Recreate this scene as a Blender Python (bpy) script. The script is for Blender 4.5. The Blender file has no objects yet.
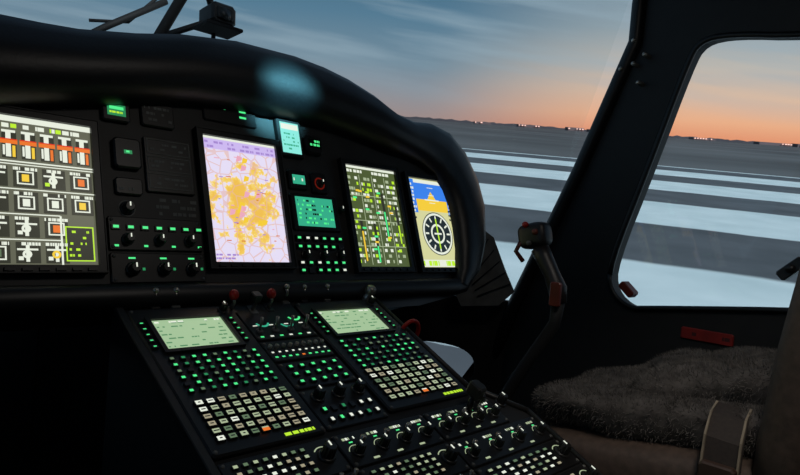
import bpy, bmesh, math, random
from mathutils import Vector, Matrix, noise
random.seed(7)
sc=bpy.context.scene
sc.view_settings.view_transform='Standard'
def lin(c):
    return tuple(((x/255)/12.92 if x/255<=.04045 else ((x/255+.055)/1.055)**2.4) for x in c)
MATS={}
def pbr(name,rgb,rough=.5,metal=0,emit=None,es=0,noise_amt=.25,nscale=30,bump=0,spec=.5):
    if name in MATS: return MATS[name]
    m=bpy.data.materials.new(name);m.use_nodes=True;nt=m.node_tree;b=nt.nodes['Principled BSDF']
    c=lin(rgb)
    tc=nt.nodes.new('ShaderNodeTexCoord');n=nt.nodes.new('ShaderNodeTexNoise');n.inputs['Scale'].default_value=nscale;n.inputs['Detail'].default_value=4
    nt.links.new(tc.outputs['Object'],n.inputs['Vector'])
    r=nt.nodes.new('ShaderNodeValToRGB')
    r.color_ramp.elements[0].position=.3;r.color_ramp.elements[1].position=.7
    r.color_ramp.elements[0].color=(*[x*(1-noise_amt) for x in c],1);r.color_ramp.elements[1].color=(*[min(1,x*(1+noise_amt)) for x in c],1)
    nt.links.new(n.outputs['Fac'],r.inputs['Fac']);nt.links.new(r.outputs['Color'],b.inputs['Base Color'])
    b.inputs['Roughness'].default_value=rough;b.inputs['Metallic'].default_value=metal
    b.inputs['Specular IOR Level'].default_value=spec
    if emit:
        b.inputs['Emission Color'].default_value=(*lin(emit),1);b.inputs['Emission Strength'].default_value=es
    if bump:
        bp=nt.nodes.new('ShaderNodeBump');bp.inputs['Strength'].default_value=bump;bp.inputs['Distance'].default_value=.002
        nt.links.new(n.outputs['Fac'],bp.inputs['Height']);nt.links.new(bp.outputs['Normal'],b.inputs['Normal'])
    MATS[name]=m;return m
def glow(name,rgb,s=1.0):
    return pbr(name,(20,20,20),.3,0,rgb,s,0)
class Frame:
    def __init__(s,o,u,v):
        s.o=Vector(o);s.u=Vector(u).normalized();s.v=Vector(v).normalized();s.w=s.u.cross(s.v)
    def p(s,a,b,c=0): return s.o+s.u*a+s.v*b+s.w*c
WF=Frame((0,0,0),(1,0,0),(0,1,0))
class MB:
    def __init__(s): s.V=[];s.F=[];s.M=[];s.mats=[];s.S=[]
    def mi(s,m):
        if m not in s.mats: s.mats.append(m)
        return s.mats.index(m)
    def add(s,vs,fs,m,smooth=False):
        k=len(s.V);s.V+=[tuple(v) for v in vs];i=s.mi(m)
        for f in fs: s.F.append(tuple(k+j for j in f));s.M.append(i);s.S.append(smooth)
    def quad(s,F,u0,u1,v0,v1,w,m):
        s.add([F.p(u0,v0,w),F.p(u1,v0,w),F.p(u1,v1,w),F.p(u0,v1,w)],[(0,1,2,3)],m)
    def poly(s,F,pts,w,m):
        s.add([F.p(a,b,w) for a,b in pts],[tuple(range(len(pts)))],m)
    def box(s,F,u0,u1,v0,v1,w0,w1,m,bev=0.0):
        b=min(bev,(u1-u0)/3,(v1-v0)/3)
        if b<=0:
            vs=[F.p(a,c,d) for d in (w0,w1) for a,c in((u0,v0),(u1,v0),(u1,v1),(u0,v1))]
            s.add(vs,[(3,2,1,0),(4,5,6,7),(0,1,5,4),(1,2,6,5),(2,3,7,6),(3,0,4,7)],m)
        else:
            def ring(i,w,cut):
                a0,a1,c0,c1=u0+i,u1-i,v0+i,v1-i;k=cut
                return [F.p(*q,w) for q in ((a0+k,c0),(a1-k,c0),(a1,c0+k),(a1,c1-k),(a1-k,c1),(a0+k,c1),(a0,c1-k),(a0,c0+k))]
            vs=ring(0,w0,b)+ring(0,w1-b*.6,b)+ring(b*.6,w1,b*.7)
            fs=[tuple(range(7,-1,-1)),tuple(range(16,24))]
            for r in (0,8):
                for i in range(8):
                    j=(i+1)%8;fs.append((r+i,r+j,r+8+j,r+8+i))
            s.add(vs,fs,m)
    def frame(s,F,u0,u1,v0,v1,t,w0,w1,m):
        s.box(F,u0,u1,v0,v0+t,w0,w1,m);s.box(F,u0,u1,v1-t,v1,w0,w1,m)
        s.box(F,u0,u0+t,v0+t,v1-t,w0,w1,m);s.box(F,u1-t,u1,v0+t,v1-t,w0,w1,m)
    def lathe(s,F,u,v,prof,m,n=16):
        vs=[];fs=[]
        for r,w in prof:
            for i in range(n):
                a=2*math.pi*i/n;vs.append(F.p(u+r*math.cos(a),v+r*math.sin(a),w))
        for k in range(len(prof)-1):
            for i in range(n):
                j=(i+1)%n;fs.append((k*n+i,k*n+j,k*n+n+j,k*n+n+i))
        fs.append(tuple(range((len(prof)-1)*n,len(prof)*n)))
        s.add(vs,fs,m,True)
    def knob(s,F,u,v,r,h,m,cap=None,w=0):
        s.lathe(F,u,v,[(r*1.3,w),(r*1.3,w+h*.15),(r,w+h*.2)],m,14)
        n=24;vs=[];fs=[]
        for (rr,ww) in ((1.0,.2),(.93,.88),(.8,1.0)):
            for i in range(n):
                a=2*math.pi*i/n;q=r*rr*(1 if i%2 else .9);vs.append(F.p(u+q*math.cos(a),v+q*math.sin(a),w+h*ww))
        for k in range(2):
            for i in range(n):
                j=(i+1)%n;fs.append((k*n+i,k*n+j,k*n+n+j,k*n+n+i))
        fs.append(tuple(range(2*n,3*n)));s.add(vs,fs,m)
        if cap: s.box(F,u-r*.1,u+r*.1,v,v+r*.75,w+h,w+h+.0008,cap)
    def ring(s,F,u,v,r0,r1,w,m,n=32,a0=0,a1=2*math.pi):
        vs=[];fs=[]
        for i in range(n+1):
            a=a0+(a1-a0)*i/n
            vs+= [F.p(u+r0*math.cos(a),v+r0*math.sin(a),w),F.p(u+r1*math.cos(a),v+r1*math.sin(a),w)]
        for i in range(n): fs.append((2*i,2*i+1,2*i+3,2*i+2))
        s.add(vs,fs,m)
    def tube(s,pts,rads,m,n=12):
        pts=[Vector(p) for p in pts]
        if not isinstance(rads,(list,tuple)): rads=[rads]*len(pts)
        vs=[];fs=[];up=None
        for i,p in enumerate(pts):
            t=(pts[min(i+1,len(pts)-1)]-pts[max(i-1,0)]).normalized()
            if up is None: up=t.orthogonal().normalized()
            up=(up-t*up.dot(t)).normalized();b=t.cross(up)
            for k in range(n):
                a=2*math.pi*k/n;vs.append(p+(up*math.cos(a)+b*math.sin(a))*rads[i])
        for i in range(len(pts)-1):
            for k in range(n):
                j=(k+1)%n;fs.append((i*n+k,i*n+j,i*n+n+j,i*n+n+k))
        fs.append(tuple(range(n-1,-1,-1)));fs.append(tuple(range((len(pts)-1)*n,len(pts)*n)))
        s.add(vs,fs,m,True)
    def sphere(s,c,r,m,n=12,sc=(1,1,1)):
        c=Vector(c);vs=[];fs=[]
        for i in range(1,n):
            th=math.pi*i/n
            for k in range(n*2):
                a=math.pi*k/n;vs.append(c+Vector((r*sc[0]*math.sin(th)*math.cos(a),r*sc[1]*math.sin(th)*math.sin(a),r*sc[2]*math.cos(th))))
        N=n*2
        for i in range(n-2):
            for k in range(N):
                j=(k+1)%N;fs.append((i*N+k,i*N+N+k,i*N+N+j,i*N+j))
        fs.append(tuple(range(N)));fs.append(tuple(range((n-2)*N+N-1,(n-2)*N-1,-1)))
        s.add(vs,fs,m,True)
    def rbox(s,M,size,m,e=.35,n=20,amp=0,ns=6):
        vs=[];fs=[];N=n*2
        def sp(x,p): return math.copysign(abs(x)**p,x)
        for i in range(n+1):
            th=-math.pi/2+math.pi*i/n
            for k in range(N):
                a=2*math.pi*k/N
                p=Vector((sp(math.cos(th),e)*sp(math.cos(a),e)*size[0]/2,sp(math.cos(th),e)*sp(math.sin(a),e)*size[1]/2,sp(math.sin(th),e)*size[2]/2))
                q=M@p
                if amp: q=q+(M.to_3x3()@p.normalized())*amp*noise.noise(q*ns)
                vs.append(q)
        for i in range(n):
            for k in range(N):
                j=(k+1)%N;fs.append((i*N+k,i*N+j,i*N+N+j,i*N+N+k))
        s.add(vs,fs,m,True)
    def obj(s,name,parent=None,bevel=0):
        me=bpy.data.meshes.new(name);me.from_pydata(s.V,[],s.F)
        for m in s.mats: me.materials.append(m)
        me.polygons.foreach_set('material_index',s.M);me.polygons.foreach_set('use_smooth',s.S);me.update()
        o=bpy.data.objects.new(name,me);bpy.context.collection.objects.link(o)
        if parent: o.parent=parent
        if bevel:
            b=o.modifiers.new('b','BEVEL');b.width=bevel;b.segments=3;b.limit_method='ANGLE'
        return o
# ---------- materials
black=pbr('panel_black',(33,32,31),.5,bump=.05)
black2=pbr('panel_black_satin',(23,23,24),.42)
deep=pbr('interior_black',(15,15,16),.75)
hoodm=pbr('glareshield_vinyl',(20,20,22),.42,bump=.15,nscale=180)
bezel=pbr('bezel',(20,20,20),.38)
grey=pbr('grey_plastic',(90,90,86),.45)
knobm=pbr('knob_black',(36,36,35),.35)
silver=pbr('silver',(170,165,155),.3,.8)
redm=pbr('red_plastic',(180,28,20),.4)
label=pbr('label_grey',(120,120,115),.6)
gw=glow('lit_white',(232,238,222),1.0)
gkey=glow('lit_key',(200,216,175),.68)
gke2=glow('lit_key_warm',(215,205,170),.52)
gkd=glow('lit_key_dim',(145,178,135),.40)
gg=glow('lit_green',(80,240,140),1.05)
ggd=glow('lit_green_dim',(50,170,105),.6)
gteal=glow('lit_teal',(60,190,150),.8)
gyg=glow('lit_yellow_green',(190,240,50),1.0)
gr=glow('lit_red',(230,50,25),.9)
gred=glow('lit_red_dim',(150,35,20),.35)
go=glow('lit_orange',(240,120,40),.95)
gy=glow('lit_yellow',(245,205,60),1.0)
gc=glow('lit_cyan',(140,235,222),1.0)
gb=glow('lit_blue',(60,130,235),1.0)
dk=glow('screen_black',(26,32,34),.4)
A=math.radians(20);PF=Frame((0,0,1.0),(1,0,0),(0,math.sin(A),math.cos(A)))
B=math.radians(25.3);PT=Vector((0,-.0564,.845));DF=Frame(PT,(1,0,0),(0,math.cos(B),math.sin(B)))
def text(mb,F,u0,u1,v0,v1,rows,w,m,fill=.6,cw=.004,h=.45):
    rh=(v1-v0)/rows
    for r in range(rows):
        y=v1-(r+.5)*rh;x=u0
        while x<u1-cw*.5:
            L=cw*random.uniform(.4,2.2)
            if random.random()<fill:
                mb.quad(F,x,min(x+L*.8,u1),y-rh*h/2,y+rh*h/2,w,m if not isinstance(m,list) else random.choice(m))
            x+=L
# ---------- instrument panel
ip=MB()
pts=[(-.66,-.165),(.555,-.165),(.60,-.05),(.60,.08),(.56,.17),(.46,.2),(.25,.23),(.1,.235),(-.1,.22),(-.3,.19),(-.66,.13)]
n=len(pts)
ip.add([PF.p(a,b,0) for a,b in pts]+[PF.p(a,b,-.10) for a,b in pts],[tuple(range(n))]+[tuple(range(2*n-1,n-1,-1))]+[(i,n+i,n+(i+1)%n,(i+1)%n) for i in range(n)],black)
prof=[(-.138,0),(-.140,.018),(-.148,.026),(-.168,.026),(-.176,.018),(-.178,-.04),(-.178,-.10)]
us=[-.66,-.3,0,.3,.50,.54,.565]
vs=[];fs=[]
for k,u in enumerate(us):
    s_=1 if k<5 else (.85 if k==5 else .3)
    for v,w in prof: vs.append(PF.p(u,v+(0 if k<5 else (.006 if k==5 else .02)),w*s_ if w>0 else w))
P=len(prof)
for k in range(len(us)-1):
    for j in range(P-1): fs.append((k*P+j,k*P+j+1,(k+1)*P+j+1,(k+1)*P+j))
ip.add(vs,fs,black2,True)
def screws(mb,F,u0,u1,v0,v1,w):
    for a in (u0,u1):
        for b in (v0,v1): mb.lathe(F,a,b,[(.0028,w),(.0024,w+.001)],grey,8)
def module(u0,u1,v0,v1,w=.004):
    ip.box(PF,u0,u1,v0,v1,0,w,black2,.002);screws(ip,PF,u0+.005,u1-.005,v0+.005,v1-.005,w)
ip.box(PF,-.224,-.183,.110,.142,0,.008,bezel,.003);ip.quad(PF,-.217,-.190,.118,.136,.0085,ggd)
ip.quad(PF,-.214,-.193,.128,.133,.0088,gg);text(ip,PF,-.214,-.193,.12,.127,1,.0088,gyg)
ip.box(PF,-.165,-.112,.112,.152,0,.006,bezel,.003);text(ip,PF,-.16,-.117,.118,.148,3,.0065,label,.4)
ip.box(PF,-.212,-.172,.036,.084,0,.010,bezel,.004);ip.quad(PF,-.198,-.186,.058,.064,.0105,ggd);ip.quad(PF,-.195,-.190,.06,.063,.0108,gg)
ip.box(PF,-.212,-.172,-.004,.022,0,.006,bezel,.003);text(ip,PF,-.207,-.177,0,.018,2,.0065,label,.3)
ip.box(PF,-.165,-.088,.004,.094,0,.005,bezel,.002)
for r in range(3):
    v0=.01+r*.028
    ip.frame(PF,-.161,-.092,v0,v0+.024,.0009,.005,.0058,label);text(ip,PF,-.156,-.097,v0+.004,v0+.020,2,.0055,label,.6,.005)
text(ip,PF,-.152,-.086,-.034,-.002,3,.0006,label,.7,.006,.5)
ip.knob(PF,-.196,-.024,.008,.014,knobm,gw);ip.ring(PF,-.196,-.024,.011,.0125,.0006,label,20)
module(-.226,-.084,-.088,-.038)
for i in range(7): 
    u=-.216+i*.021
    ip.box(PF,u-.006,u+.006,-.058,-.05,.004,.0065,knobm);ip.quad(PF,u-.004,u+.004,-.056,-.052,.0068,gg)
    if i%2==0: ip.quad(PF,u-.003,u+.003,-.083,-.080,.0045,gg)
for u in (-.20,-.153,-.106):
    ip.knob(PF,u,-.072,.007,.014,knobm,gw,.004)
module(-.226,-.084,-.136,-.092)
for u in (-.196,-.15,-.106):
    ip.knob(PF,u,-.116,.008,.015,knobm,gw,.004);ip.quad(PF,u-.005,u+.005,-.101,-.0985,.0045,gg);ip.quad(PF,u+.014,u+.018,-.118,-.114,.0045,ggd)
ip.box(PF,-.058,.045,.142,.180,0,.004,bezel,.003)
text(ip,PF,-.045,.030,.152,.174,2,.0045,gg,.5,.008,.36)
text(ip,PF,-.06,.0,.120,.13,1,.0006,label,.5)
ip.box(PF,.084,.141,.096,.170,0,.008,bezel,.003);ip.quad(PF,.092,.134,.103,.164,.0085,gc)
ip.quad(PF,.094,.132,.150,.161,.0088,gw);text(ip,PF,.096,.130,.108,.145,5,.0088,gteal,.35)
ip.box(PF,.146,.186,.108,.146,0,.012,bezel,.006);ip.quad(PF,.152,.18,.120,.138,.0125,pbr('lcd_dark',(18,40,28),.2));text(ip,PF,.154,.178,.122,.137,2,.0128,gg,.8,.004,.6)
ip.box(PF,.098,.14,.034,.072,0,.006,bezel,.003);ip.quad(PF,.106,.134,.044,.062,.0065,gteal);text(ip,PF,.108,.132,.047,.059,1,.0068,gw,.5)
ip.box(PF,.15,.186,.03,.072,0,.006,bezel,.003);ip.ring(PF,.168,.05,.009,.012,.0065,gred,24);ip.knob(PF,.168,.05,.006,.012,knobm,gw,.006)
ip.box(PF,.096,.206,-.044,.026,0,.005,bezel,.003);ip.quad(PF,.106,.192,-.036,.02,.0055,gteal);text(ip,PF,.110,.19,-.033,.017,6,.0058,[gg,dk],.5)
for r,v in enumerate((-.058,-.074,-.104,-.118)):
    for i in range(6):
        u=.104+i*.019
        ip.box(PF,u-.006,u+.006,v-.005,v+.005,0,.005,knobm)
        if random.random()<.85: ip.quad(PF,u-.0035,u+.0035,v-.002,v+.002,.0054,gg if random.random()<.7 else gw)
for u in (.115,.155,.195): ip.knob(PF,u,-.089,.007,.014,knobm,gw)
ip.knob(PF,.213,.002,.006,.012,knobm,gw)
text(ip,PF,-.33,-.27,.116,.124,2,.0006,label,.5)
ip.box(PF,.565,.59,-.125,-.10,0,.003,grey,.003)
ip.obj('instrument_panel')
# ---------- displays
def disp(name,u0,u1,v0,v1,bgm,fn,bw=.011):
    d=MB();F=PF
    d.frame(F,u0-bw,u1+bw,v0-bw,v1+bw,bw,.0005,.012,bezel)
    d.quad(F,u0,u1,v0,v1,.006,bgm)
    d.frame(F,u0-bw,u1+bw,v0-bw,v1+bw,.0018,.0115,.0135,black)
    nb=7
    for i in range(nb):
        a=u0+(u1-u0)*(i+.5)/nb
        d.box(F,a-.006,a+.006,v0-bw+.003,v0-.004,.012,.0145,knobm)
    fn(d,F,u0,u1,v0,v1,.0066);return d.obj(name)
olive=glow('screen_olive',(104,106,88),.85)
cell=glow('screen_cell_dark',(58,60,48),.7)
def d1(d,F,u0,u1,v0,v1,w):
    W=u1-u0;H=v1-v0
    d.quad(F,u0,u1,v1-.008,v1,w,gw)
    text(d,F,u0+.004,u1-.004,v1-.019,v1-.009,1,w+.0003,[gw,gw,gyg],.75,.005,.6)
    for i in range(6):
        u=u0+.012+i*(W-.024)/5
        d.quad(F,u-.008,u+.009,v1-.060,v1-.022,w+.0001,cell)
        d.quad(F,u-.0035,u+.0025,v1-.058,v1-.024,w+.0003,gw);d.quad(F,u-.008,u+.008,v1-.024,v1-.0205,w+.0003,gw)
        d.quad(F,u-.010,u+.010,v1-.040,v1-.0335,w+.0006,go);d.quad(F,u-.010,u+.010,v1-.0345,v1-.033,w+.0007,gr)
        d.quad(F,u-.007,u-.0045,v1-.056,v1-.042,w+.0006,gw)
        d.quad(F,u+.004,u+.0075,v1-.058,v1-.042,w+.0004,go if i>2 else gy)
    d.quad(F,u0,u1,v1-.065,v1-.0630,w+.0004,gw)
    rows=4;ch=(H-.068)/rows
    for r in range(rows):
        y0=v0+.003+r*ch
        d.quad(F,u0,u1 if r>1 else u1-.045,y0+ch-.0035,y0+ch-.0020,w+.0003,gw)
        for c in range(4):
            x0=u0+.004+c*W/4;cw=W/4-.006
            if r<2 and c==3: continue
            d.quad(F,x0,x0+cw,y0,y0+ch-.006,w+.0001,cell)
            k=random.random()
            if k<.45:
                x0b=x0+cw*.15
                d.frame(F,x0b,x0b+cw*.7,y0+.004,y0+ch-.012,.0018,w+.0002,w+.0006,gw)
                d.quad(F,x0b+cw*.2,x0b+cw*.5,y0+.008,y0+ch-.016,w+.0005,random.choice([gw,gy,go,gkd]))
            else:
                d.quad(F,x0+cw*.4,x0+cw*.55,y0+.002,y0+ch-.010,w+.0004,gw);d.quad(F,x0+cw*.05,x0+cw*.9,y0+ch*.5,y0+ch*.5+.0025,w+.0004,gw)
                d.ring(F,x0+cw*.45,y0+ch*.35,.0025,.0055,w+.0005,random.choice([gw,gw,gy]),16)
                d.quad(F,x0+cw*.1,x0+cw*.3,y0+.004,y0+.009,w+.0004,random.choice([gw,go,gyg]))
            text(d,F,x0,x0+cw,y0+ch-.012,y0+ch-.005,1,w+.0006,gw,.75,.003,.6)
    d.quad(F,u1-.046,u1-.0435,v0,v0+2*ch,w+.0004,gw);d.frame(F,u1-.04,u1-.004,v0+.006,v0+ch*1.6,.0015,w+.0002,w+.0006,gyg)
    d.quad(F,u1-.038,u1-.006,v0+.008,v0+ch*1.6-.002,w+.0002,cell)
    text(d,F,u1-.036,u1-.008,v0+.01,v0+ch*1.5,5,w+.0007,gyg,.35,.003,.4)
disp('flight_display',-.380,-.243,-.112,.092,olive,d1)
mm=bpy.data.materials.new('screen_map');mm.use_nodes=True;nt=mm.node_tree;nt.nodes.clear()
out=nt.nodes.new('ShaderNodeOutputMaterial');em=nt.nodes.new('ShaderNodeEmission');em.inputs['Strength'].default_value=1.0
tc=nt.nodes.new('ShaderNodeTexCoord')
n1=nt.nodes.new('ShaderNodeTexNoise');n1.inputs['Scale'].default_value=42;n1.inputs['Detail'].default_value=7;n1.inputs['Roughness'].default_value=.6
n2=nt.nodes.new('ShaderNodeTexVoronoi');n2.feature='DISTANCE_TO_EDGE';n2.inputs['Scale'].default_value=48
mp=nt.nodes.new('ShaderNodeMapping');mp.inputs['Location'].default_value=(-.002,.0,-1.0)
ln=nt.nodes.new('ShaderNodeVectorMath');ln.operation='LENGTH'
L=nt.links.new
L(tc.outputs['Object'],n1.inputs['Vector']);L(tc.outputs['Object'],n2.inputs['Vector']);L(tc.outputs['Object'],mp.inputs['Vector']);L(mp.outputs[0],ln.inputs[0])
def math_(op,a,b=None,v=None):
    m=nt.nodes.new('ShaderNodeMath');m.operation=op
    L(a,m.inputs[0])
    if b is not None: L(b,m.inputs[1])
    if v is not None: m.inputs[1].default_value=v
    return m.outputs[0]
r=math_('MULTIPLY',ln.outputs['Value'],v=3.3);s_=math_('SUBTRACT',n1.outputs['Fac'],r)
rp=nt.nodes.new('ShaderNodeValToRGB');L(s_,rp.inputs['Fac']);e=rp.color_ramp
e.elements[0].position=.285;e.elements[0].color=(*lin((230,222,246)),1);e.elements[1].position=.34;e.elements[1].color=(*lin((247,214,110)),1)
x=e.elements.new(.312);x.color=(*lin((243,226,216)),1);x=e.elements.new(.42);x.color=(*lin((240,192,84)),1)
ed=math_('LESS_THAN',n2.outputs['Distance'],v=.045)
mx=nt.nodes.new('ShaderNodeMix');mx.data_type='RGBA';mx.inputs[7].default_value=(*lin((228,180,165)),1)
ms=math_('MULTIPLY',ed,v=.6);L(ms,mx.inputs[0]);L(rp.outputs['Color'],mx.inputs[6]);L(mx.outputs[2],em.inputs['Color']);L(em.outputs[0],out.inputs['Surface'])
lav=glow('screen_lavender',(170,140,215),.95);gor=glow('screen_rust',(225,120,60),.9);vio=glow('screen_violet',(205,185,240),1.0);pk=glow('screen_pink',(235,170,190),1.0)
def d2(d,F,u0,u1,v0,v1,w):
    d.quad(F,u0,u1,v1-.004,v1,w,gw);d.quad(F,u0,u1,v1-.022,v1-.004,w,vio);text(d,F,u0+.004,u1-.004,v1-.022,v1-.006,2,w+.0002,lav,.7,.006,.5)
    for i in range(34):
        a=random.uniform(u0+.015,u1-.02);b=random.uniform(v0+.02,v1-.03);d.quad(F,a,a+random.uniform(.003,.010),b,b+.0016,w+.0002,random.choice([gor,lav,pk]))
    for i in range(14):
        a=random.gauss(0,.022);b=random.gauss(0,.035);a=max(u0+.01,min(u1-.02,a));b=max(v0+.02,min(v1-.04,b))
        d.poly(F,[(a,b),(a+.010,b+.003),(a+.013,b+.010),(a+.004,b+.012)],w+.0001,random.choice([gy,pk,gy]))
    text(d,F,u0+.004,u0+.05,v0+.004,v0+.016,2,w,lav,.6,.004,.5)
disp('flight_display.001',-.068,.074,-.106,.111,mm,d2)
ol2=glow('screen_dark_olive',(82,96,56),.9)
def d3(d,F,u0,u1,v0,v1,w):
    W=u1-u0;H=v1-v0
    d.quad(F,u0,u1,v1-.005,v1,w+.0002,gw)
    text(d,F,u0+.004,u1-.004,v1-.016,v1-.006,1,w,gw,.8,.006,.6)
    for c in range(4):
        x0=u0+.005+c*W/4
        text(d,F,x0,x0+W/4-.009,v0+.006,v1-.02,16,w,[gw,gkey,gyg],.62,.005,.55)
        if c: d.quad(F,x0-.005,x0-.0035,v0+.005,v1-.018,w,gkey)
        hh=random.uniform(.25,.6)*H;b0=v0+.008+random.uniform(0,.3)*H
        d.quad(F,x0+W/8-.004,x0+W/8+.003,b0,b0+hh,w+.0003,cell);d.quad(F,x0+W/8-.0025,x0+W/8+.0015,b0,b0+hh*random.uniform(.4,.9),w+.0005,random.choice([gyg,gg,gy]))
    for b in (.2,.45,.7): d.quad(F,u0+.002,u1-.002,v0+b*H,v0+b*H+.0015,w+.0002,gkey)
    for i in range(16):
        a=random.uniform(u0+.01,u1-.02);b=random.uniform(v0+.01,v1-.03);d.quad(F,a,a+.010,b,b+.004,w+.0006,random.choice([gyg,gy,gg]))
disp('flight_display.002',.237,.377,-.113,.098,ol2,d3)
def d4(d,F,u0,u1,v0,v1,w):
    cu=(u0+u1)/2
    blk=glow('screen_slate',(44,56,60),.6)
    d.quad(F,u0+.018,u1-.018,v1-.048,v1-.010,w,gb);d.quad(F,u0+.018,u1-.018,v1-.075,v1-.048,w,gy)
    d.quad(F,u0+.002,u0+.018,v1-.08,v1-.002,w,gb);d.quad(F,u1-.018,u1-.002,v1-.08,v1-.002,w,gb)
    d.quad(F,u0+.018,u1-.018,v1-.010,v1-.002,w,gw)
    text(d,F,u0+.003,u0+.015,v1-.08,v1-.01,8,w+.0003,gw,.8,.004,.6);text(d,F,u1-.015,u1-.003,v1-.08,v1-.01,8,w+.0003,gw,.8,.004,.6)
    d.quad(F,cu-.024,cu+.024,v1-.050,v1-.047,w+.0004,gw);d.poly(F,[(cu-.014,v1-.047),(cu+.014,v1-.047),(cu,v1-.028)],w+.0003,gy)
    for k in range(3): d.quad(F,cu-.01,cu+.01,v1-.02-k*.018,v1-.0185-k*.018,w+.0005,gw)
    cv=v0+.078
    d.ring(F,cu,cv,0,.050,w+.0002,blk,40);d.ring(F,cu,cv,.043,.048,w+.0004,gw,40);d.ring(F,cu,cv,.018,.023,w+.0004,gw,30)
    for k in range(12):
        a=k*math.pi/6;c,s=math.cos(a),math.sin(a)
        d.poly(F,[(cu+c*.030-s*.002,cv+s*.030+c*.002),(cu+c*.041-s*.002,cv+s*.041+c*.002),(cu+c*.041+s*.002,cv+s*.041-c*.002),(cu+c*.030+s*.002,cv+s*.030-c*.002)],w+.0005,gw)
    d.quad(F,cu-.002,cu+.002,cv-.035,cv+.035,w+.0006,gyg);d.quad(F,cu-.012,cu+.012,cv-.002,cv+.002,w+.0006,gw)
    d.quad(F,u0+.002,u1-.002,v0+.002,v0+.018,w+.0001,gw);text(d,F,u0+.004,u1-.004,v0+.002,v0+.018,1,w+.0003,gyg,.7,.008,.7)
    text(d,F,u0+.003,u0+.02,cv+.03,cv+.06,3,w+.0003,blk,.6,.004);text(d,F,u1-.02,u1-.003,cv+.03,cv+.06,3,w+.0003,blk,.6,.004)
cream=glow('screen_cream',(218,218,160),.95)
disp('flight_display.003',.417,.556,-.114,.091,cream,d4)
# ---------- glareshield
gs=MB()
ST=[(-.75,.0,-.78,.205,.05),(-.60,.045,-.62,.225,.05),(-.47,.075,-.48,.232,.05),(-.364,.097,-.36,.238,.05),(-.30,.111,-.31,.240,.05),(-.242,.124,-.263,.244,.05),(-.16,.143,-.18,.262,.05),(-.087,.158,-.105,.284,.05),(.01,.168,0.0,.303,.05),(.111,.171,.129,.308,.05),(.18,.168,.2,.302,.05),(.24,.162,.26,.290,.05),(.31,.152,.33,.266,.05),(.365,.141,.39,.236,.048),(.42,.135,.45,.228,.042),(.465,.126,.52,.240,.036),(.505,.105,.59,.228,.034),(.53,.070,.642,.185,.032),(.54,.03,.675,.115,.030),(.54,-.02,.682,.045,.030),(.535,-.07,.655,-.05,.028),(.52,-.12,.61,-.12,.026),(.505,-.150,.55,-.165,.022)]
vs=[];fs=[]
for ui,vi,uo,vo,w in ST:
    D=Vector((uo-ui,vo-vi));
    pr=[(-.02,-w),(0,-w*.2),(.03,w*.55),(.10,w*.95),(.22,w*1.2),(.45,w*1.25),(.7,w*1.1),(.88,w*.75),(.97,w*.3),(1.0,-.02),(.99,-.12),(.93,-.30),(.80,-.55)]
    for t,ww in pr:
        vs.append(PF.p(ui+D.x*t,vi+D.y*t,ww))
P=13
for k in range(len(ST)-1):
    for j in range(P-1): fs.append((k*P+j,(k+1)*P+j,(k+1)*P+j+1,k*P+j+1))
gs.add(vs,fs,hoodm,True);g=gs.obj('glareshield')
# ---------- center console
cc=MB()
u0=-.226
zb=.15
out_=[(u0,0),(.246,0),(.250,-.28),(.325,-.36),(.325,-1.05),(u0,-1.05)]
topv=[DF.p(a,b,.003) for a,b in out_];botv=[Vector((v.x,v.y,zb)) for v in topv];n=len(out_)
cc.add(topv+botv,[tuple(range(n-1,-1,-1))]+[(i,(i+1)%n,n+(i+1)%n,n+i) for i in range(n)],deep)
for i in range(n-1):
    (a0,b0),(a1,b1)=out_[i],out_[i+1]
    if i==0: continue
    cc.tube([DF.p(a0,b0,.005),DF.p(a1,b1,.005)],.005,black,8)
cc.box(DF,u0-.005,u0+.006,-1.05,-.01,.003,.009,black,.002)
def keyrow(mb,F,x0,x1,y0,y1,nc,nr,m,w=.006,kh=.004,fill=1,gx=.25,gy_=.3,ins=.18):
    cw=(x1-x0)/nc;rh=(y1-y0)/nr
    for r in range(nr):
        for c in range(nc):
            a0=x0+c*cw+cw*gx/2;a1=x0+(c+1)*cw-cw*gx/2;b0=y0+r*rh+rh*gy_/2;b1=y0+(r+1)*rh-rh*gy_/2
            mb.box(F,a0,a1,b0,b1,w,w+kh,knobm,.0008)
            if random.random()<fill:
                mb.quad(F,a0+(a1-a0)*ins,a1-(a1-a0)*ins,b0+(b1-b0)*ins,b1-(b1-b0)*ins,w+kh+.0003,m if not isinstance(m,list) else random.choice(m))
def toggle(mb,F,u,v,w,h=.018,dy=.004,m=silver):
    mb.lathe(F,u,v,[(.006,w),(.006,w+.002),(.004,w+.003)],grey,10)
    mb.tube([F.p(u,v,w+.002),F.p(u,v+dy,w+h)],[.0014,.0028],m,8)
def cmod(x0,x1,y0,y1):
    cc.box(DF,x0,x1,y0,y1,.003,.0065,black2,.002);screws(cc,DF,x0+.005,x1-.005,y0+.005,y1-.005,.0065)
cmod(-.058,.052,-.115,-.015)
for i in range(4):
    toggle(cc,DF,-.045+i*.028,-.095,.0065,.022,.005)
    cc.quad(DF,-.049+i*.028,-.041+i*.028,-.082,-.080,.007,gw)
for i in range(6):
    cc.quad(DF,-.05+i*.017,-.044+i*.017,-.110,-.107,.007,gw if i%2 else gg)
for (x,y,c) in ((-.03,-.073,gteal),(.012,-.078,gteal),(.035,-.062,gg)):
    cc.ring(DF,x,y,.009,.0125,.0072,c,20,3.4,6.0)
cmod(-.058,.052,-.165,-.12)
for i in range(9): 
    cc.lathe(DF,-.05+i*.0118,-.135,[(.003,.0065),(.003,.012)],silver,8);cc.quad(DF,-.052+i*.0118,-.048+i*.0118,-.147,-.144,.007,gw);cc.quad(DF,-.052+i*.0118,-.047+i*.0118,-.158,-.155,.007,gg if i!=4 else go)
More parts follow.
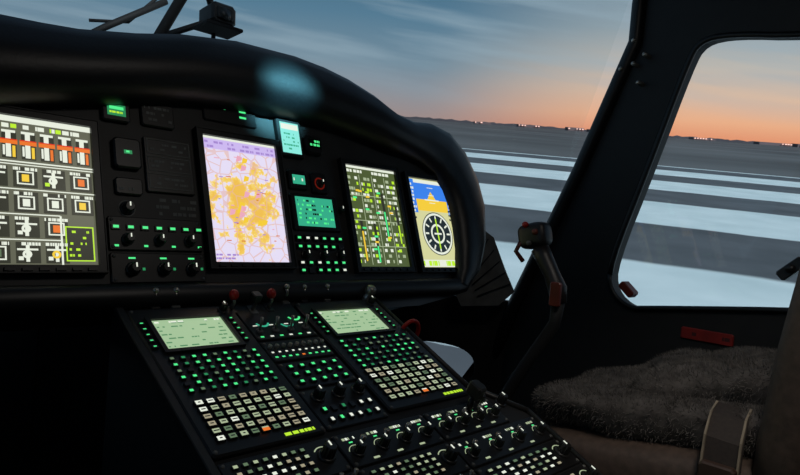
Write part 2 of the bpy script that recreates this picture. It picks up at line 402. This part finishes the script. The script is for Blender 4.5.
cmod(-.058,.052,-.225,-.17)
keyrow(cc,DF,-.052,.046,-.222,-.174,5,3,gg,.0065,.003,.9,.5,.5,.22)
cmod(-.058,.05,-.305,-.23)
keyrow(cc,DF,-.05,.046,-.300,-.262,6,2,[gg,gw,ggd],.0065,.003,.8,.5,.5,.2)
for i in range(3): cc.knob(DF,-.037+i*.036,-.247,.008,.016,knobm,gw,.0065)
ys=-.315
rows=[('k',.055),('r',.05),('k',.05),('r',.05),('k',.05),('r',.06),('k',.06),('r',.06),('k',.06),('r',.06)]
for ri,(kind,h) in enumerate(rows):
    xr_=.318 if ri>0 else .262
    for (x0,x1) in ((-.218,-.065),(-.061,.105),(.109,xr_)):
        y0=ys-h;cmod(x0,x1,y0,ys)
        t=random.random()
        if ri==0: t={-.218:.3,-.061:.5,.109:.6}[x0]
        if ri==1: t={-.218:.9,-.061:.2,.109:.5}[x0]
        if ri==2: t={-.218:.2,-.061:.9,.109:.2}[x0]
        if t<.4:
            keyrow(cc,DF,x0+.010,x1-.042,y0+.006,ys-.006,8,4,[gkey,gkd,gw,gke2],.0065,.0025,.95,.38,.45,.15)
            cc.knob(DF,x1-.022,(y0+ys)/2,.009,.018,knobm,gw,.0065);cc.ring(DF,x1-.022,(y0+ys)/2,.0145,.016,.007,gkey,20,.6,2.4)
        elif t<.75:
            for i in range(4):
                u=x0+.02+i*(x1-x0-.04)/3
                cc.knob(DF,u,y0+h*.38,.007,.015,knobm,gw,.0065);text(cc,DF,u-.010,u+.010,ys-.013,ys-.008,1,.007,[gw,gkey],.8,.003,.8)
                cc.quad(DF,u-.003,u+.003,ys-.018,ys-.016,.007,gg)
                cc.ring(DF,u,y0+h*.38,.0115,.0125,.007,gkey,16,.3,2.8)
                if i<3: cc.lathe(DF,u+.02,y0+h*.7,[(.004,.0065),(.004,.012)],silver,8)
                if i<3: cc.quad(DF,u+.015,u+.025,y0+.005,y0+.008,.007,gkey)
        else:
            cc.quad(DF,x0+.015,x0+.075,y0+h*.5,ys-.010,.007,MATS['lcd_dark']);text(cc,DF,x0+.018,x0+.07,y0+h*.52,ys-.012,2,.0073,gg,.6,.004,.5)
            keyrow(cc,DF,x0+.012,x1-.01,y0+.006,y0+h*.42,10,1,[gw,gkey],.0065,.003,.9,.35,.2,.2)
            for i in range(3): toggle(cc,DF,x0+.095+i*.022,y0+h*.7,.0065)
    ys-=h+.003
for u,v in ((.258,-.30),(.285,-.330),(.238,-.318)): cc.knob(DF,u,v,.008,.018,knobm,gw,.003)
cc.lathe(DF,.232,-.020,[(.013,.003),(.013,.012),(.010,.015),(.011,.020),(.010,.028),(.007,.031)],silver,20)
rp_=[]
for i in range(15):
    t=math.radians(-60+i*16);rp_.append(DF.p(.256+.024*math.cos(t),-.125+.004*math.sin(t),-.004+.026*math.sin(t)))
cc.tube(rp_,.004,redm,8);cc.box(DF,.246,.262,-.137,-.113,-.02,-.004,redm,.003)
cc.tube([DF.p(.20,-.33,.006),DF.p(.205,-.322,.03)],[.006,.004],knobm);cc.box(DF,.195,.215,-.335,-.31,.03,.05,knobm,.004)
cc.obj('center_console')
def cdu(name,x0,x1,y0,y1):
    d=MB();F=DF
    d.box(F,x0,x1,y0,y1,.0025,.010,black2,.004);screws(d,F,x0+.006,x1-.006,y0+.006,y1-.006,.010)
    W=x1-x0
    su0,su1=x0+W*.14,x0+W*.80
    sv1=y1-.030;sv0=sv1-.066
    scr=glow('cdu_screen',(180,214,168),.80)
    d.frame(F,su0-.006,su1+.006,sv0-.006,sv1+.006,.006,.010,.014,bezel)
    d.quad(F,su0,su1,sv0,sv1,.0108,scr)
    tg=glow('cdu_text',(100,165,115),.65)
    text(d,F,su0+.004,su1-.004,sv0+.003,sv1-.003,7,.0112,tg,.4,.006,.3)
    text(d,F,su0+.004,su1-.004,sv1-.009,sv1-.002,1,.0114,gw,.5,.006,.5)
    for i in range(5):
        v=sv0+.006+i*.0125
        d.box(F,su0-.018,su0-.010,v,v+.006,.010,.013,knobm);d.quad(F,su0-.016,su0-.012,v+.002,v+.004,.0133,gg)
        d.box(F,su1+.010,su1+.018,v,v+.006,.010,.013,knobm);d.quad(F,su1+.012,su1+.016,v+.002,v+.004,.0133,gg)
    keyrow(d,F,x0+.012,x1-.012,y1-.182,y1-.108,9,6,[gg,gg,ggd,gkd],.010,.003,.92,.5,.5,.18)
    keyrow(d,F,x0+.012,x1-.014,y0+.016,y0+.088,9,6,[gkey,gkey,gke2,gw,gkd],.010,.003,1,.25,.3,.10)
    nc,nr=9,6;X0,X1,Y0,Y1=x0+.012,x1-.014,y0+.016,y0+.088
    for r in range(nr):
        for c in range(nc):
            a=X0+(c+.5)*(X1-X0)/nc;b=Y0+(r+.5)*(Y1-Y0)/nr;k=random.uniform(.0015,.004)
            d.quad(F,a-k,a+k,b-.0009,b+.0009,.0136,dk)
    text(d,F,x1-.06,x1-.015,y0+.005,y0+.012,1,.0105,gyg,.9,.006,.7);d.quad(F,x0+W*.46,x0+W*.52,y0+.018,y0+.023,.0138,go)
    d.knob(F,x1-.02,y1-.015,.006,.014,knobm,gw,.010)
    return d.obj(name)
cdu('control_display_unit',-.220,-.062,-.308,-.028)
cdu('control_display_unit.001',.056,.238,-.300,-.030)
el=MB()
for k,(u,v,h,c) in enumerate(((-.175,-.012,.026,silver),(-.145,-.012,.026,silver),(-.063,-.035,.030,redm),(-.028,-.040,.028,knobm),(.004,-.035,.030,redm),(.045,-.016,.030,silver),(.085,-.012,.026,silver),(.135,-.012,.026,silver))):
    el.box(DF,u-.007,u+.007,v-.012,v+.012,.0025,.008,grey if k%2 else knobm,.002)
    el.tube([DF.p(u,v,.006),DF.p(u,v-.003,h*.7),DF.p(u,v+.004,h)],[.003,.0025,.003],silver,8)
    if c is redm: el.sphere(DF.p(u,v+.004,h),.0075,c,10,(1,1,1.15))
    elif c is silver: el.sphere(DF.p(u,v+.004,h),.005,c,8)
    else: el.box(DF,u-.008,u+.008,v-.006,v+.010,h-.004,h+.008,knobm,.003)
el.obj('engine_control_levers')
def plate(name,F,outer,holes,thick,m,bev=.006):
    bm=bmesh.new();allE=[]
    for loop in [outer]+holes:
        vs=[bm.verts.new(F.p(a,b,0)) for a,b in loop]
        for i in range(len(vs)): allE.append(bm.edges.new((vs[i],vs[(i+1)%len(vs)])))
    bmesh.ops.triangle_fill(bm,use_beauty=True,edges=allE,use_dissolve=False)
    for f in bm.faces:
        f.normal_update()
        if f.normal.dot(F.w)<0: f.normal_flip()
    me=bpy.data.meshes.new(name);bm.to_mesh(me);bm.free();me.materials.append(m)
    o=bpy.data.objects.new(name,me);bpy.context.collection.objects.link(o)
    s=o.modifiers.new('s','SOLIDIFY');s.thickness=thick;s.offset=-1
    if bev:
        b=o.modifiers.new('b','BEVEL');b.width=bev;b.segments=3;b.limit_method='ANGLE';b.angle_limit=math.radians(50)
    return o
def smooth_loop(pts,k=3):
    for _ in range(k):
        q=[]
        for i in range(len(pts)):
            a=pts[i];b=pts[(i+1)%len(pts)]
            q.append((a[0]*.75+b[0]*.25,a[1]*.75+b[1]*.25));q.append((a[0]*.25+b[0]*.75,a[1]*.25+b[1]*.75))
        pts=q
    return pts
wallm=pbr('door_trim_black',(20,20,20),.6)
RF=Frame((1.0,0,0),(0,-1,0),(0,0,1))
hole=[(.183,.92),(.190,.85),(.245,.812),(.30,.822),(.70,.878),(1.02,.90),(1.09,.98),(1.09,1.30),(1.02,1.42),(.80,1.45),(.57,1.462),(.43,1.487),(.36,1.482),(.335,1.43),(.264,1.182)]
outer=[(-.20,.15),(-.16,.60),(-.10,.775),(.071,1.17),(.199,1.50),(.20,1.60),(.215,1.80),(1.7,1.80),(1.7,.15)]
plate('wall_right',RF,outer,[smooth_loop(hole,2)],.05,wallm)
LF=Frame((-.90,0,0),(0,1,0),(0,0,1))
plate('wall_left',LF,[(-1.7,.15),(-1.7,1.80),(-.215,1.80),(-.195,1.49),(-.071,1.17),(.10,.775),(.16,.60),(.20,.15)],[smooth_loop([(-1.09,.9),(-1.09,1.4),(-.43,1.487),(-.335,1.43),(-.19,.87),(-.30,.822)],2)],.05,wallm)
t=MB();lp=smooth_loop(hole,2);t.tube([RF.p(a,b,.004) for a,b in lp]+[RF.p(*lp[0],.004)],.007,pbr('rubber_seal',(14,14,14),.4),8)
t.obj('trim_1')
t=MB();t.tube([RF.p(a,b,.005) for a,b in outer[1:7]],[.018,.02,.018,.018,.018,.018],pbr('pillar_trim',(24,24,25),.4),12);t.obj('trim_2')
t=MB()
for a,b in ((.203,1.50),(.175,1.43),(.207,1.44),(.235,1.46),(.225,1.39)): t.lathe(RF,a,b,[(.006,0),(.006,.026),(.003,.029)],silver,10)
t.obj('pillar_fasteners')
t=MB();t.box(WF,-.95,1.05,-1.75,.9,.10,.15,deep);t.obj('floor')
t=MB();t.box(WF,-.95,1.05,-1.75,-.235,1.80,1.84,deep);t.obj('ceiling')
t=MB();t.box(WF,-.95,1.05,-1.75,-1.70,.15,1.80,deep);t.obj('wall_back')
q=1/math.sqrt(2)
NF=Frame((.26,.87,0),(q,-q,0),(0,0,1));Ln=1.089
def cu(u): return Ln-u
ch=[(.12,.555),(.15,.50),(.22,.485),(.34,.50),(.40,.56),(.38,.615),(.29,.640),(.18,.630),(.13,.60)]
plate('wall_front',NF,[(cu(a),b) for a,b in [(0,.15),(0,.775),(Ln,.80),(Ln,.15)]],[smooth_loop([(cu(a),b) for a,b in ch],2)],.03,deep,0)
N2=Frame((-.90,.12,0),(q*1.1,q,0),(0,0,1))
t=MB();t.box(N2,0,1.14,.15,.80,0,.03,deep)
t.box(WF,-.06,.30,.84,.88,.15,.80,deep)
t.obj('wall_front.001')
t=MB();gp=pbr('duct_grey',(115,115,112),.6)
pp=[Vector(p) for p in ((.862,.138,.985),(.884,.116,.965),(.915,.085,.87),(.935,.065,.815),(.905,.095,.772),(.83,.17,.762),(.815,.185,.80))]
dn=Vector((q,q,0))*.012
n=len(pp);t.add(pp+[p+dn for p in pp],[tuple(range(n)),tuple(range(2*n-1,n-1,-1))]+[(i,(i+1)%n,n+(i+1)%n,n+i) for i in range(n)],gp)
for k in range(5):
    a=pp[0].lerp(pp[3],.15+k*.18)-dn*.4;b_=pp[6].lerp(pp[5],.0+k*.18).lerp(a,.35)-dn*.4;t.tube([a,b_],.0018,deep,6)
t.obj('defog_duct')
# ---------- glass
gl=bpy.data.materials.new('window_glass');gl.use_nodes=True;nt=gl.node_tree;nt.nodes.clear()
o_=nt.nodes.new('ShaderNodeOutputMaterial');tr=nt.nodes.new('ShaderNodeBsdfTransparent');gls=nt.nodes.new('ShaderNodeBsdfGlossy');mxs=nt.nodes.new('ShaderNodeMixShader')
tr.inputs[0].default_value=(.96,.98,.98,1);gls.inputs['Roughness'].default_value=.02;mxs.inputs[0].default_value=.03
nt.links.new(tr.outputs[0],mxs.inputs[1]);nt.links.new(gls.outputs[0],mxs.inputs[2]);nt.links.new(mxs.outputs[0],o_.inputs[0])
t=MB();t.poly(RF,smooth_loop(hole,2),-.025,gl);t.obj('window_1')
t=MB()
wb=[(1.02,.10,.785),(.95,.30,.80),(.75,.58,.80),(.40,.86,.80),(.06,.92,.80),(-.28,.86,.80),(-.63,.58,.80),(-.84,.30,.80),(-.90,.10,.785)]
wt=[(1.02,-.215,1.80),(.92,-.20,1.80),(.7,-.19,1.80),(.4,-.18,1.80),(.06,-.18,1.80),(-.28,-.18,1.80),(-.60,-.19,1.80),(-.82,-.20,1.80),(-.90,-.215,1.80)]
vs=[];fs=[]
K=8
for i in range(9):
    for k in range(K+1):
        s=k/K;a=Vector(wb[i]);b=Vector(wt[i]);p=a.lerp(b,s);p.y+=.10*math.sin(math.pi*s)*(0 if i in(0,8) else 1);vs.append(p)
for i in range(8):
    for k in range(K): fs.append((i*(K+1)+k,(i+1)*(K+1)+k,(i+1)*(K+1)+k+1,i*(K+1)+k+1))
t.add(vs,fs,gl,True);t.obj('window_2')
t=MB();t.tube([(.0,.53,1.22),(.02,.50,1.30),(.10,.38,1.55),(.12,.20,1.70),(.12,-.20,1.80)],[.014,.012,.012,.02,.025],deep,10)
t.obj('windshield_post')
t=MB();cF=Frame((.135,.385,1.415),(1,0,0),(0,.1,1))
t.box(cF,-.030,.030,-.022,.026,-.03,.03,black2,.008);t.box(cF,-.020,.020,-.012,.016,.03,.034,bezel,.003);t.lathe(cF,0,0,[(.014,.034),(.013,.036)],pbr('compass_face',(40,44,46),.15),20)
t.box(cF,-.045,.045,-.030,-.022,-.03,.035,deep,.002);t.tube([(.135,.41,1.435),(.10,.40,1.50)],.008,deep);t.tube([(.11,.40,1.40),(.04,.47,1.36)],.007,deep)
t.tube([(.135,.40,1.39),(.145,.42,1.28)],.005,deep)
t.obj('magnetic_compass')
t=MB();t.tube([(-.10,.62,1.33),(-.03,.60,1.385),(.10,.58,1.48)],[.006,.008,.008],deep,8);t.tube([(-.06,.62,1.395),(.02,.60,1.41),(.11,.58,1.52)],.004,deep,8)
t.obj('windshield_wiper')
# ---------- cyclic stick
t=MB();gm=pbr('grip_black',(30,26,26),.45)
t.tube([(.60,.0,.15),(.60,-.06,.45),(.60,-.20,.70),(.60,-.262,.80),(.60,-.268,.86)],[.016,.014,.013,.013,.015],deep)
t.tube([(.60,-.268,.845),(.60,-.262,.875),(.60,-.245,.905),(.60,-.225,.935),(.60,-.212,.955)],[.016,.020,.017,.019,.020],gm,14)
M=Matrix.Translation((.60,-.197,.982))@Matrix.Rotation(math.radians(-14),4,'X');t.rbox(M,(.05,.070,.056),gm,.55,12)
t.sphere((.577,-.185,1.004),.007,redm,8);t.sphere((.574,-.212,.99),.007,pbr('button_brown',(110,50,35),.4),8);t.sphere((.574,-.20,.965),.006,grey,8)
t.tube([(.58,-.175,.965),(.58,-.165,.945),(.58,-.185,.925)],.005,pbr('trigger_brown',(90,35,25),.4),8)
t.box(Frame((.583,-.268,.86),(0,-1,0),(0,0,1)),-.01,.014,-.02,.03,0,.008,MATS['trigger_brown'],.003)
t.tube([(.60,-.255,.87),(.62,-.25,.78),(.61,-.15,.65)],.005,deep,8)
t.obj('cyclic_stick')
# ---------- seat
fur=pbr('sheepskin_grey',(76,72,69),.95,noise_amt=.5,nscale=40,spec=.1)
leather=pbr('seat_leather_brown',(76,62,53),.6,bump=.3,nscale=90)
st=MB()
st.rbox(Matrix.Translation((.60,-.60,.615))@Matrix.Rotation(math.radians(-8),4,'X'),(.54,.50,.17),leather,.3,24,.012)
st.rbox(Matrix.Translation((.60,-.865,1.04))@Matrix.Rotation(math.radians(12),4,'X'),(.56,.15,.92),leather,.3,24,.012)
for s_ in (-.25,.25):
    st.tube([(.60+s_,-.74,.62),(.60+s_,-.755,.74),(.60+s_,-.772,.86),(.60+s_,-.795,1.0),(.60+s_,-.84,1.2),(.60+s_,-.90,1.45)],[.03,.042,.046,.048,.045,.03],leather,16)
st.box(WF,.42,.78,-.80,-.42,.15,.20,deep,.01);st.box(WF,.46,.74,-.76,-.48,.20,.54,deep,.01)
fm=MB()
fm.rbox(Matrix.Translation((.61,-.590,.720))@Matrix.Rotation(math.radians(-8),4,'X'),(.50,.47,.075),fur,.42,40,.05,9)
fm.rbox(Matrix.Translation((.64,-.62,.762))@Matrix.Rotation(math.radians(-12),4,'X'),(.42,.28,.08),fur,.5,32,.06,9)
fm.rbox(Matrix.Translation((.60,-.802,1.06))@Matrix.Rotation(math.radians(12),4,'X'),(.38,.08,.74),fur,.42,30,.03,8)
V=[Vector(v) for v in fm.V];bl_v=[];bl_f=[];areas=[]
for f in fm.F:
    areas.append((V[f[1]]-V[f[0]]).cross(V[f[2]]-V[f[0]]).length)
tot=sum(areas);NB=130000
for f,a in zip(list(fm.F),areas):
    if a<1e-9: continue
    nrm=(V[f[1]]-V[f[0]]).cross(V[f[2]]-V[f[0]]).normalized()
    nn=NB*a/tot;cnt=int(nn)+(random.random()<nn-int(nn))
    for _ in range(cnt):
        r1,r2=random.random(),random.random()
        p=V[f[0]].lerp(V[f[1]],r1).lerp(V[f[3]].lerp(V[f[2]],r1),r2)
        d=(nrm+Vector((random.gauss(0,.45),random.gauss(0,.45),random.gauss(0,.45)))).normalized()
        L_=random.uniform(.004,.011);sd=d.orthogonal().normalized()*.0005
        sd=Matrix.Rotation(random.random()*6.28,3,d)@sd
        k=len(bl_v);bl_v+=[p-sd,p+sd,p+d*L_+Vector((0,0,-.001))];bl_f+=[(k,k+1,k+2)]
st.add(fm.V,fm.F,fur,True);st.add(bl_v,bl_f,pbr('sheepskin_fibre',(98,94,90),.9,noise_amt=.5,nscale=25,spec=.05))
st.obj('pilot_seat')
t=MB();web=pbr('belt_webbing',(46,38,33),.8,nscale=200);edge=pbr('belt_edge',(130,118,100),.7)
path=[(.40,-.670,.765),(.36,-.675,.758),(.328,-.680,.735),(.314,-.682,.69),(.308,-.685,.60)]
def strap(mb,path,wd,half,m,th=.003):
    path=[Vector(p) for p in path];wd=Vector(wd).normalized()*half;vs=[];fs=[]
    for i,p in enumerate(path):
        tt=(path[min(i+1,len(path)-1)]-path[max(i-1,0)]).normalized();nn=tt.cross(wd).normalized()*th
        vs+=[p-wd-nn,p+wd-nn,p+wd+nn,p-wd+nn]
    for i in range(len(path)-1):
        for k in range(4):
            j=(k+1)%4;fs.append((i*4+k,i*4+j,i*4+4+j,i*4+4+k))
    fs+=[(3,2,1,0),tuple(len(path)*4-4+k for k in range(4))];mb.add(vs,fs,m)
strap(t,path,(0,1,.05),.024,web)
for sgn in (-1,1): strap(t,[(p[0]-.004,p[1]+sgn*.022,p[2]+.003) for p in path],(0,1,.05),.0014,edge)
t.box(Frame((.303,-.684,.685),(0,-1,0),(0,0,1)),-.022,.022,-.028,.028,0,.012,pbr('buckle_dark',(60,44,36),.4),.004)
t.obj('seat_belt')
# ---------- door details
t=MB();t.box(RF,.378,.495,.762,.790,0,.006,pbr('placard_red',(125,26,20),.5),.003);text(t,RF,.385,.49,.768,.785,1,.0065,pbr('placard_text',(60,20,18),.6),.7,.012,.5);t.obj('door_placard')
t=MB();t.box(Frame((1.0,-.243,.862),(0,-.75,-.66),(0,-.66,.75)),-.022,.022,-.010,.010,0,.03,pbr('latch_red',(110,35,25),.4),.004)
o=t.obj('window_latch')
LFm=Frame((1.0,-.60,.955),(0,-.72,.69),(0,-.69,-.72))
if LFm.w.x>0: LFm=Frame((1.0,-.60,.955),(0,-.72,.69),(0,.69,.72))
t=MB();t.box(LFm,-.03,.03,-.012,.012,0,.03,knobm,.004);t.tube([(1.0,-.60,.955),(.965,-.60,.955)],.01,knobm);t.obj('door_handle')
# ---------- outside
hn=Vector((-.1215,-.1102,.9865)).normalized()
Cam=Vector((-.5625,-.9274,.9912))
hd=Vector((.7146,.699,-.0271));hd=(hd-hn*hd.dot(hn)).normalized();rt=hd.cross(hn).normalized()
go_=Cam-hn*2.5
RM=Matrix((rt,hd,hn)).transposed().to_4x4();RM.translation=go_
me=bpy.data.meshes.new('runway');S=9000
me.from_pydata([(-S,-200,0),(S,-200,0),(S,S,0),(-S,S,0)],[],[(0,1,2,3)])
ro=bpy.data.objects.new('runway',me);bpy.context.collection.objects.link(ro);ro.matrix_world=RM
m=bpy.data.materials.new('runway_paint');m.use_nodes=True;nt=m.node_tree;L=nt.links.new;b=nt.nodes['Principled BSDF'];b.inputs['Roughness'].default_value=.9;b.inputs['Specular IOR Level'].default_value=.1
tc=nt.nodes.new('ShaderNodeTexCoord');sx=nt.nodes.new('ShaderNodeSeparateXYZ');L(tc.outputs['Object'],sx.inputs[0])
nz=nt.nodes.new('ShaderNodeTexNoise');nz.inputs['Scale'].default_value=.5;nz.inputs['Detail'].default_value=6;L(tc.outputs['Object'],nz.inputs['Vector'])
q0=math_('MULTIPLY',sx.outputs['X'],v=.37);q1=math_('ADD',sx.outputs['Y'],q0)
nzz=math_('MULTIPLY',nz.outputs['Fac'],v=.6);q1=math_('ADD',q1,nzz)
q2=math_('SUBTRACT',q1,v=6.9+.3);q2=math_('DIVIDE',q2,v=13.4);fr=math_('FRACT',q2)
dd=math_('ABSOLUTE',math_('SUBTRACT',fr,v=.265))
def mrange(a,f0,f1,t0,t1):
    n=nt.nodes.new('ShaderNodeMapRange');n.interpolation_type='SMOOTHSTEP';L(a,n.inputs['Value'])
    for k,vv in (('From Min',f0),('From Max',f1),('To Min',t0),('To Max',t1)): n.inputs[k].default_value=vv
    return n.outputs[0]
wh=mrange(dd,.250,.280,1,0);lim=math_('LESS_THAN',q1,v=62);wh=math_('MULTIPLY',wh,lim)
rw=nt.nodes.new('ShaderNodeValToRGB');L(nz.outputs['Fac'],rw.inputs['Fac']);rw.color_ramp.elements[0].position=.3;rw.color_ramp.elements[1].position=.7
rw.color_ramp.elements[0].color=(.075,.088,.100,1);rw.color_ramp.elements[1].color=(.11,.125,.142,1)
rl=nt.nodes.new('ShaderNodeValToRGB');L(nz.outputs['Fac'],rl.inputs['Fac']);rl.color_ramp.elements[0].position=.3;rl.color_ramp.elements[1].position=.7
rl.color_ramp.elements[0].color=(.50,.62,.65,1);rl.color_ramp.elements[1].color=(.66,.77,.80,1)
dr=nt.nodes.new('ShaderNodeMapRange');dr.inputs['From Min'].default_value=60;dr.inputs['From Max'].default_value=500;L(sx.outputs['Y'],dr.inputs['Value'])
fz=nt.nodes.new('ShaderNodeMix');fz.data_type='RGBA';fz.inputs[6].default_value=(.105,.112,.118,1);fz.inputs[7].default_value=(.10,.096,.10,1);L(dr.outputs[0],fz.inputs[0])
pn=nt.nodes.new('ShaderNodeTexNoise');pn.inputs['Scale'].default_value=.02;pn.inputs['Detail'].default_value=4;L(tc.outputs['Object'],pn.inputs['Vector'])
pm=nt.nodes.new('ShaderNodeMapRange');pm.inputs['From Min'].default_value=.35;pm.inputs['From Max'].default_value=.65;pm.inputs['To Min'].default_value=.7;pm.inputs['To Max'].default_value=1.25;L(pn.outputs['Fac'],pm.inputs['Value'])
fv=nt.nodes.new('ShaderNodeVectorMath');fv.operation='SCALE';L(fz.outputs[2],fv.inputs[0]);L(pm.outputs[0],fv.inputs['Scale'])
farm=math_('GREATER_THAN',q1,v=62)
mA=nt.nodes.new('ShaderNodeMix');mA.data_type='RGBA';L(farm,mA.inputs[0]);L(rw.outputs[0],mA.inputs[6]);L(fv.outputs[0],mA.inputs[7])
mB=nt.nodes.new('ShaderNodeMix');mB.data_type='RGBA';L(wh,mB.inputs[0]);L(mA.outputs[2],mB.inputs[6]);L(rl.outputs[0],mB.inputs[7]);L(mB.outputs[2],b.inputs['Base Color'])
me.materials.append(m)
tl=MB();GF=Frame(go_,rt,hd);tm=pbr('distant_trees',(84,80,86),.9,nscale=.01,noise_amt=.2)
x=-900
pts=[]
while x<1700:
    pts.append((x,random.uniform(3.2,6.0)));x+=random.uniform(4,14)
vs=[];fs=[]
for i,(x,h) in enumerate(pts): vs+=[GF.p(x,1300,.05),GF.p(x,1300,h)]
for i in range(len(pts)-1): fs.append((2*i,2*i+2,2*i+3,2*i+1))
tl.add(vs,fs,tm);tl.obj('distant_treeline')
tb=MB();lit=glow('airport_light',(255,205,190),1.3);bm_=pbr('distant_building',(112,96,98),.8,nscale=.01)
for (x,w,h) in ((120,30,4),(200,40,5),(290,30,6),(330,40,5),(372,16,8),(400,60,5),(520,40,4),(640,60,5),(710,40,6),(760,60,5)):
    tb.box(GF,x,x+w,1150,1170,0.05,h,bm_)
    for k in range(int(w/5)):
        if random.random()<.5: tb.box(GF,x+k*5+1,x+k*5+random.uniform(2.2,4.2),1147,1149,h*.5,h*.5+1.9,lit)
tb.obj('airport_building')
# ---------- world
w=bpy.data.worlds.new('dusk_sky');sc.world=w;w.use_nodes=True;nt=w.node_tree;nt.nodes.clear();L=nt.links.new
ow=nt.nodes.new('ShaderNodeOutputWorld');bg=nt.nodes.new('ShaderNodeBackground');L(bg.outputs[0],ow.inputs[0])
tc=nt.nodes.new('ShaderNodeTexCoord')
def dot(vec):
    n=nt.nodes.new('ShaderNodeVectorMath');n.operation='DOT_PRODUCT';L(tc.outputs['Generated'],n.inputs[0]);n.inputs[1].default_value=vec;return n.outputs['Value']
el_=dot(hn);az=dot(Vector((.967,.21,.143)).normalized());xr=dot(rt);yh=dot(hd)
def ramp(fac,stops):
    r=nt.nodes.new('ShaderNodeValToRGB');L(fac,r.inputs['Fac']);e=r.color_ramp
    e.elements[0].position=stops[0][0];e.elements[0].color=(*lin(stops[0][1]),1);e.elements[1].position=stops[-1][0];e.elements[1].color=(*lin(stops[-1][1]),1)
    for p,c in stops[1:-1]:
        k=e.elements.new(p);k.color=(*lin(c),1)
    return r.outputs['Color']
cool=ramp(el_,[(0,(160,142,140)),(.03,(148,148,154)),(.08,(120,144,160)),(.15,(88,126,150)),(.24,(66,102,130)),(.45,(36,66,96)),(1,(20,36,60))])
warm=ramp(el_,[(0,(232,150,112)),(.025,(240,178,138)),(.06,(224,190,164)),(.10,(192,186,178)),(.15,(156,168,174)),(.24,(106,132,150)),(.5,(54,80,108)),(1,(20,36,60))])
mr=nt.nodes.new('ShaderNodeMapRange');mr.interpolation_type='SMOOTHSTEP';mr.inputs['From Min'].default_value=.85;mr.inputs['From Max'].default_value=1.0;L(az,mr.inputs['Value'])
mx=nt.nodes.new('ShaderNodeMix');mx.data_type='RGBA';L(mr.outputs[0],mx.inputs[0]);L(cool,mx.inputs[6]);L(warm,mx.inputs[7])
cb=nt.nodes.new('ShaderNodeCombineXYZ')
def mth(op,a,v=None,b=None):
    m=nt.nodes.new('ShaderNodeMath');m.operation=op;L(a,m.inputs[0])
    if b is not None:L(b,m.inputs[1])
    elif v is not None:m.inputs[1].default_value=v
    return m.outputs[0]
L(mth('MULTIPLY',xr,3.0),cb.inputs[0]);L(mth('MULTIPLY',yh,3.0),cb.inputs[1])
skew=mth('ADD',mth('MULTIPLY',el_,34),b=mth('MULTIPLY',xr,3.5));L(skew,cb.inputs[2])
nz=nt.nodes.new('ShaderNodeTexNoise');nz.inputs['Scale'].default_value=1.0;nz.inputs['Detail'].default_value=6;nz.inputs['Roughness'].default_value=.5;L(cb.outputs[0],nz.inputs['Vector'])
cr=nt.nodes.new('ShaderNodeMapRange');cr.inputs['From Min'].default_value=.44;cr.inputs['From Max'].default_value=.66;cr.inputs['To Max'].default_value=.55;L(nz.outputs['Fac'],cr.inputs['Value'])
ch_=nt.nodes.new('ShaderNodeMapRange');ch_.inputs['From Min'].default_value=.02;ch_.inputs['From Max'].default_value=.10;L(el_,ch_.inputs['Value'])
cf=mth('MULTIPLY',cr.outputs[0],b=ch_.outputs[0])
m2=nt.nodes.new('ShaderNodeMix');m2.data_type='RGBA';L(cf,m2.inputs[0]);L(mx.outputs[2],m2.inputs[6]);m2.inputs[7].default_value=(*lin((152,174,188)),1)
L(m2.outputs[2],bg.inputs['Color']);bg.inputs['Strength'].default_value=1.0
# ---------- lights
sl_=bpy.data.lights.new('runway_fill_sun','SUN');sl_.energy=3.6;sl_.angle=math.radians(15);sl_.color=(.86,.95,1)  # added sun lamp from behind to brighten the runway stripes, apart from the dusk glow
so=bpy.data.objects.new('runway_fill_sun',sl_);bpy.context.collection.objects.link(so);so.rotation_euler=Vector((.05,.85,-.52)).to_track_quat('-Z','Y').to_euler();so.location=(0,-5,6)
al=bpy.data.lights.new('cabin_fill_light','AREA');al.energy=1.1;al.size=.25;al.color=(1,.93,.85)  # added fill under the ceiling, lifts the dim seat and console; no actual fitting
ao=bpy.data.objects.new('cabin_fill_light',al);bpy.context.collection.objects.link(ao);ao.location=(.15,-.95,1.77)
sp=bpy.data.lights.new('seat_fill_spot','SPOT');sp.energy=14;sp.spot_size=math.radians(48);sp.spot_blend=.8;sp.shadow_soft_size=.08;sp.color=(1,.93,.86)  # added spot aimed at the seat to brighten the sheepskin, no real fixture
spo=bpy.data.objects.new('seat_fill_spot',sp);bpy.context.collection.objects.link(spo);spo.location=(-.10,-.95,1.76);spo.rotation_euler=(Vector((.56,-.62,.72))-Vector((-.10,-.95,1.76))).to_track_quat('-Z','Y').to_euler()
fl=bpy.data.lights.new('hood_sheen_spot','SPOT');fl.energy=480;fl.spot_size=math.radians(7.5);fl.spot_blend=1;fl.shadow_soft_size=.02;fl.color=(.18,.62,.80)  # added cyan spot standing in for the blue reflection on the glareshield lip
flo=bpy.data.objects.new('hood_sheen_spot',fl);bpy.context.collection.objects.link(flo);fp=Vector((.12,-.85,1.77));flo.location=fp
flo.rotation_euler=(PF.p(.090,.205,.06)-fp).to_track_quat('-Z','Y').to_euler()
# ---------- camera
Rr=Vector((.6986,-.7111,.079));Rd=Vector((.036,-.0754,-.9965));Rf=Vector((.7146,.699,-.0271))
M=Matrix((Rr,-Rd,-Rf)).transposed().to_4x4();M.translation=Cam
cd=bpy.data.cameras.new('camera');cd.sensor_width=36;cd.lens=36*620/800;cd.clip_start=.02;cd.clip_end=20000
co=bpy.data.objects.new('camera',cd);bpy.context.collection.objects.link(co);co.matrix_world=M;sc.camera=co
